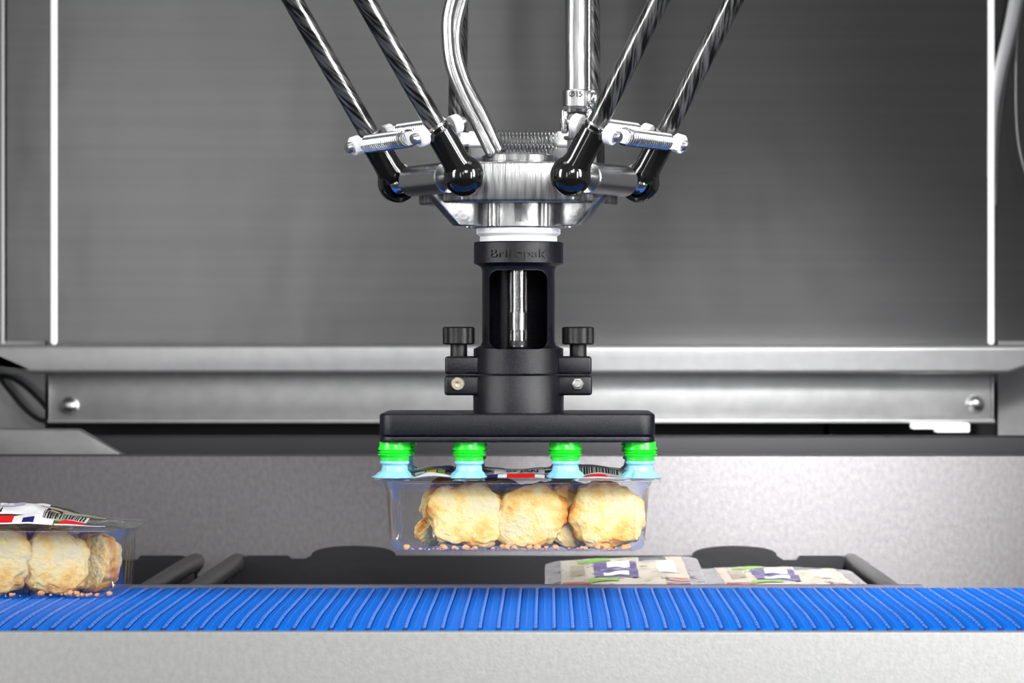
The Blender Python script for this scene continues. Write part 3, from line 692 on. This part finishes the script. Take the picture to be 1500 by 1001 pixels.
lathe(bm, [(0,-.001),(.0044,-.001),(.0044,.0022),(.0040,.0028),(.0032,.0028),(.0032,.0060),(.0027,.0064),(0,.0064)], 24, m, rf=lambda a, r, z: r/max(.87, math.cos((a % (PI/3))-PI/6)) if z < .0029 and r > .0039 else r)
box(bm, .0462-.0028, .0462+.0028, -.0242, -.0232, bz_-.0004, bz_+.0004); gpart('clamp_nut', bm, 'bolt', 'hexagonal nut with bolt end in the right lug')
# plate
PX0, PX1 = X(555,2.19)-AX, X(960,2.19)-AX; hx = (PX1-PX0)/2; pc = (PX0+PX1)/2
bm = bmesh.new(); prism(bm, rrect(hx, .062, .012, 6, pc, 0), Z(639.3,2.19), Z(606.5,2.19), .0018, 3); gpart('manifold_plate', bm, 'nylon')
bm = bmesh.new(); prism(bm, rrect(hx-.0002, .0618, .012, 6, pc, 0), Z(648.5,2.19), Z(640,2.19), .0008, 2); gpart('manifold_cover', bm, 'nylon')
zt = Z(648.4, 2.19); ztop = zt
def yy(py): return Z(py, 2.205)
bel = [(.0117, zt), (.0118, yy(654)), (.0128, yy(657.5)), (.0128, yy(658.5)), (.0110, yy(660.3)), (.0108, yy(661)), (.0131, yy(662.7)), (.0110, yy(664.3)), (.0134, yy(666.3)), (.0112, yy(669)), (.0106, yy(670.3)), (.0109, yy(672.5)), (.0107, yy(675)), (.0090, yy(675.5))]
lip = [(.0100, yy(674.5)), (.0112, yy(676)), (.0114, yy(678.3)), (.0104, yy(680.3)), (.0092, yy(681.4)), (.0098, yy(682.6)), (.0101, yy(686)), (.0104, yy(689.5)), (.0116, yy(691.8)), (.0126, yy(693)), (.0134, yy(696.5)), (.0162, yy(699.5)), (.0150, yy(700)), (.0092, yy(693))]
bb = bmesh.new(); lathe(bb, bel, 40, Matrix.Translation((0,0,-zt)), cap=True); bme = tomesh(bb, 'suction_cup', True, 60); bme.materials.append(M['green'])
def lipmesh(seed):
    def f(a, r, z):
        k = min(1, max(0, (yy(684)-z)/(yy(684)-yy(699)))); return r*(1+k*(.22*noise.noise(Vector((math.cos(a)*2.2, math.sin(a)*2.2, seed)))+.06*math.sin(a*9+seed)))
    b = bmesh.new(); lathe(b, lip, 64, Matrix.Translation((0,0,-zt)), cap=False, rf=f); me = tomesh(b, 'cup_lip', True, 60); me.materials.append(M['blue_lip']); return me
lips = [lipmesh(s) for s in (1.3, 4.7, 8.1, 12.2)]
for j, yv in enumerate((-.045, .045)):
    for i, u in enumerate((-.0943, -.0370, .0370, .0948)):
        o = part('suction_cup', bme, 'green', gr, (TX+u, yv, zt), None, 'bright green bellows suction cup')
        part('cup_lip', lips[(i+2*j) % 4], 'blue_lip', o, (TX+u, yv, zt), None, 'pale blue soft flared lip')

# ------------------------------------------------------------------ delta robot
rb = thing('delta_robot', 'delta robot with black carbon rods, springs and an aluminium platform above the gripper', 'robot', (AX, 0, Z(335, D0)))
def rpart(name, bm, m, label=None, parent=None, angle=35): return part(name, bm, m, parent or rb, (AX, 0, 0), None, label, angle)
zA = H+.125; RR = .0783; HL = .0554
DIRS = [Vector((-.866,-.5,0)), Vector((.866,-.5,0)), Vector((0,1,0))]
TAN = [Vector((.5,-.866,0)), Vector((-.5,-.866,0)), Vector((1,0,0))]
# platform: truncated triangle
poly = []
for k in (0, 1, 2):
    c = DIRS[k]*.0700; t = TAN[k]
    pr = [c+t*.0355, c-t*.0355] if k != 0 else [c-t*.0355, c+t*.0355]
    poly += [(q.x, q.y) for q in pr]
# order by angle
poly.sort(key=lambda q: math.atan2(q[1], q[0]))
b1 = bmesh.new(); prism(b1, poly, Z(294.5,2.18), Z(236,2.18), .0018, 3)
plat = rpart('platform', b1, 'alu', 'brushed aluminium three-sided platform body')
hubp = bmesh.new(); lathe(hubp, [(0, zr(335)), (.0350, zr(335)), (.0358, zr(333.5)), (.0358, Z(294,2.18)+.002), (0, Z(294,2.18)+.002)], 96)
gc = bmesh.new(); zg0 = Z(325,2.215); zg1 = Z(292,2.215)
prism(gc, [(-.0024, zg0), (.0024, zg0), (.0040, zg1+.01), (-.0040, zg1+.01)], .0290, .05, 0, 1, Matrix.Rotation(PI/2, 4, 'X'))
rpart('hub', boolean(hubp, gc), 'cast', 'cast aluminium hub with a front groove', None, 30)
for k in range(3):
    m = basis((0,0,1), DIRS[k]).to_4x4(); bm = bmesh.new()
    # gusset profile in (radial, z)
    pg = [(.030, zr(333)), (.0545, zr(333)), (.0565, zr(331)), (.0800, H+.1135), (.0780, H+.117), (.030, H+.117)]
    prism(bm, pg, -.006, .006, .0012, 2, m @ Matrix.Rotation(PI/2, 4, 'X'))
    rpart('gusset', bm, 'cast')
    for s in (-1, 1):
        bm = bmesh.new(); c = DIRS[k]*.034 + TAN[k]*(s*.0185)
        cyl(bm, (c.x, c.y, zr(334.5)), (c.x, c.y, Z(294,2.18)), .0034, 14); rpart('rib', bm, 'cast')
    # boss
    c = DIRS[k]*RR; bm = bmesh.new(); p0 = c-TAN[k]*.0300; p1 = c+TAN[k]*.0300
    cyl(bm, (p0.x,p0.y,zA), (p1.x,p1.y,zA), .0121, 48, .0008)
    rpart('axle_boss', bm, 'turned', 'cylindrical aluminium axle boss')
    bm = bmesh.new(); p0 = c-TAN[k]*.052; p1 = c+TAN[k]*.052; cyl(bm, (p0.x,p0.y,zA), (p1.x,p1.y,zA), .0050, 24)
    rpart('axle', bm, 'chrome')
# top ring and end pieces
bm = bmesh.new(); lathe(bm, [(0, Z(236.5,2.22)), (.0300, Z(236.5,2.22)), (.0300, Z(235,2.22)), (.0285, Z(234,2.22)), (.0285, Z(225.5,2.22)), (.0272, Z(223.5,2.22)), (.020, Z(223.5,2.22)), (.020, Z(230,2.22)), (0, Z(230,2.22))], 72)
rpart('top_ring', bm, 'alu', 'pale round ring on the platform')
bm = bmesh.new(); lathe(bm, [(.0330, zr(335.2)), (.0330, zr(343)), (.0300, zr(347.5)), (.0304, zr(348.5)), (.0304, zr(355.2)), (.02, zr(355.2)), (.02, zr(335.2)), (.0330, zr(335.2))], 72, cap=False)
rpart('white_collar', bm, 'wring', 'white stepped collar under the hub')
# rods
def solve(base, hd, tx, ty=0.):
    # find a (outward per unit rise) so that the ray passes px=tx at py=ty
    ax_ = (tx-CX)/F; az_ = (CY-ty)/F
    bx, by, bzz = base.x+AX, base.y+D0, base.z-H
    # (bx+hx*q)=ax*(by+hy*q); (bzz+t)=az*(by+hy*q)
    q = (ax_*by-bx)/(hd.x-ax_*hd.y); t_ = az_*(by+hd.y*q)-bzz; return q/t_
RODA = [None]*3
for k, (tf, tbk) in enumerate(((528, 435), (971, 1069))):
    a = []
    for s, tx_ in ((1, tf), (-1, tbk)):
        b = DIRS[k]*RR+TAN[k]*HL*s; b.z = zA; a.append(solve(b, DIRS[k], tx_))
    RODA[k] = sum(a)/2
RODA[2] = .55
RODL = .62
for k in range(3):
    R = (DIRS[k]*RODA[k]+Vector((0,0,1))).normalized(); T = TAN[k]; N = R.cross(T).normalized()
    if N.y > 0: N = -N
    N = Vector((N.x, N.y, N.z*.55)).normalized()
    sh = Vector((.004,0,0)) if k == 2 else Vector((0,0,0))
    pins = []
    for s in (1, -1):
        b = DIRS[k]*RR+T*HL*s+sh; b.z = zA; wb = b+Vector((AX,0,0))
        rot = basis(R, T)
        bm = bmesh.new(); lathe(bm, [(.0070,.040), (.0077,.0405), (.0077,RODL), (0,RODL)], 32)
        rod = part('carbon_rod', bm, 'carbon', rb, wb, rot, 'streaky black carbon fibre rod')
        # socket: neck + shell
        bm = bmesh.new()
        lathe(bm, [(0,.0435),(.0088,.0435),(.0092,.043),(.0092,.0405),(.0104,.0395),(.0106,.0385),(.0106,.014),(.0120,.010),(.0120,.004),(0,.004)], 40)
        # closed hemisphere outward (along +x*s), open ring inward
        prof = [(0,.0150)]
        prof = [(.0156*math.sin(a_), .0156*math.cos(a_)) for a_ in [PI*.5*i/14 for i in range(15)]]; prof[0] = (0, .0156)
        prof += [(.0158,-.0030),(.0150,-.0048),(.0128,-.0050),(.0112,-.0046),(.0108,0)]
        prof += [(.0108*math.sin(a_), .0108*math.cos(a_)) for a_ in [PI*.5*(1-i/8) for i in range(1, 8)]]+[(0,.0108)]
        lathe(bm, prof, 48, Matrix(((0,0,s,0),(0,1,0,0),(1,0,0,0),(0,0,0,1))).to_4x4() if False else basis((s,0,0),(0,0,1)).to_4x4(), cap=False)
        so = part('ball_socket', bm, 'gloss', rod, wb, rot, 'glossy black ball socket')
        bm = bmesh.new(); sphere(bm, (0,0,0), .0106, n=32); part('joint_ball', bm, 'chrome', rod, wb, rot, 'chrome ball')
        bm = bmesh.new(); lathe(bm, [(.0079,.0432),(.0079,.0452),(.0070,.0452)], 32, cap=False); part('rod_ferrule', bm, 'bolt', rod, wb, rot, 'thin metal ring')
        # pin
        pc_ = wb+R*.0400; pins.append(pc_)
        bm = bmesh.new()
        for e in (1, -1): lathe(bm, [(0,.004),(.0034,.004),(.0034,.0185),(.0042,.0186),(.0042,.0225),(.0034,.0238),(0,.0242)], 24, basis((0,0,e)).to_4x4())
        part('spring_pin', bm, 'bolt', rod, pc_, basis(N, T), 'metal pin through the rod end')
    # springs and clips, one on each side along N
    for e in (1, -1):
        off = N*(.0150*e); a = pins[0]+off; b = pins[1]+off; L_ = (b-a).length; dr = (b-a).normalized()
        gap = .0205 if k < 2 else .0290
        sr = .0064 if k < 2 else .0072; turns = 21 if k < 2 else 18
        pts = []; Ls = L_-2*gap; nseg = 14*turns
        rot = basis(dr, N); 
        for i in range(nseg+1):
            a_ = 2*PI*turns*i/nseg; pts.append((sr*math.cos(a_), sr*math.sin(a_), gap+Ls*i/nseg))
        bm = bmesh.new(); tube(bm, pts, .00085 if k < 2 else .00075, 6)
        sp = part('coil_spring', bm, 'spring', rb, a, rot, 'steel coil spring')
        for q, (org, dd) in enumerate(((a, dr), (b, -dr))):
            bm = bmesh.new(); rc_ = basis(dd, N)   # local: z along spring, x along N
            lathe(bm, [(.0036,-.0036),(.0068,-.0036),(.0075,-.0028),(.0075,.0028),(.0068,.0036),(.0036,.0036),(.0036,-.0036)], 32, basis((1,0,0)).to_4x4(), cap=False)
            prism(bm, [(-.0056,.004),(.0056,.004),(.0048,.010),(.0052,gap),(.0046,gap+.001),(.0026,gap+.006),(-.0026,gap+.006),(-.0046,gap+.001),(-.0052,gap),(-.0048,.010)], -.0030, .0030, .0008, 2, Matrix(((0,0,1,0),(1,0,0,0),(0,1,0,0),(0,0,0,1))))
            if k == 2: prism(bm, [(-.0062,.010),(.0062,.010),(.0062,gap),(.0040,gap+.002),(-.0040,gap+.002),(-.0062,gap)], -.0040, .0040, .0015, 3, Matrix(((0,0,1,0),(1,0,0,0),(0,1,0,0),(0,0,0,1))))
            part('spring_clip', bm, 'white', sp, org, rc_, 'white plastic clip')
# drive shaft with universal joint
DS = 2.285; sx_ = X(845, DS)-AX; sy = DS-D0
def zs(py): return Z(py, DS)
bm = bmesh.new(); cyl(bm, (sx_, sy, zs(137)), (sx_, sy, zs(-900)), .0092, 40)
ds = rpart('drive_shaft', bm, 'alu', 'upright pale metal drive shaft')
bm = bmesh.new(); cyl(bm, (sx_+.0088, sy+.006, zs(134)), (sx_+.0088, sy+.006, zs(-900)), .0030, 20); rpart('guide_rod', bm, 'chrome', None, ds)
bm = bmesh.new(); lathe(bm, [(0, zs(157)), (.0104, zs(157)), (.0108, zs(156)), (.0108, zs(134)), (.0100, zs(132)), (0, zs(132))], 40, Matrix.Translation((sx_-.0008, sy, 0)))
rpart('shaft_collar', bm, 'alu', 'engraved shaft collar', ds)
t6 = text_bm('Ø15', .0062, .0001, .00012); bmesh.ops.transform(t6, matrix=Matrix.Translation((sx_-.001, sy-.0109, zs(140))) @ Matrix.Rotation(PI/2, 4, 'X'), verts=t6.verts); rpart('collar_mark', t6, 'ink_black', None, ds)
# clamp screw lug
bm = bmesh.new(); sphere(bm, (sx_+.0128, sy-.002, zs(145)), .0062, (.85,.8,1.25), 20); rpart('clamp_screw', bm, 'chrome', None, ds)
# yokes
bm = bmesh.new()
lathe(bm, [(0, zs(166)), (.0118, zs(165)), (.0124, zs(161)), (.0115, zs(157)), (0, zs(156))], 32, Matrix.Translation((sx_-.0006, sy, 0)))
for s in (-1, 1): box(bm, sx_+s*.0098-.0028, sx_+s*.0098+.0028, sy-.0075, sy+.0075, zs(196), zs(160), .0022, 3)
rpart('upper_yoke', bm, 'chrome', 'polished upper yoke of the universal joint')
bm = bmesh.new()
for s in (-1, 1): 
    box(bm, sx_-.0066, sx_+.0066, sy+s*.0092-.0022, sy+s*.0092+.0022, zs(206), zs(168), .002, 3)
lathe(bm, [(0, zs(236)), (.0078, zs(236)), (.0078, zs(206)), (.0105, zs(204)), (.0105, zs(200)), (0, zs(199))], 32, Matrix.Translation((sx_, sy, 0)))
cyl(bm, (sx_, sy-.0125, zs(181)), (sx_, sy+.0125, zs(181)), .0058, 28); cyl(bm, (sx_-.0135, sy, zs(181)), (sx_+.0135, sy, zs(181)), .0045, 28)
rpart('lower_yoke', bm, 'alu', 'lower yoke of the universal joint')
# clear vacuum hoses
paths = [((760,-900),(715,-420),(690,-150),(672,-40),(657,20),(656,60),(662,100),(680,145),(703,190),(722,228)), ((790,-900),(740,-420),(715,-150),(692,-40),(676,5),(668,40),(668,75),(680,118),(704,165),(732,226))]
for i, pp in enumerate(paths):
    bm = bmesh.new(); c = spline([P(x, y, 2.232+.010*i) for x, y in pp], 8); tube(bm, c, .0048 if i == 0 else .0050, 24)
    b2 = bmesh.new(); tube(b2, c, .0033, 18); join(bm, b2)
    o = part('vacuum_hose', bm, 'hose', angle=180); solo(o, ['clear bent vacuum hose, the left and nearer of the pair above the platform', 'clear bent vacuum hose, the right one of the pair above the platform'][i], 'hose')
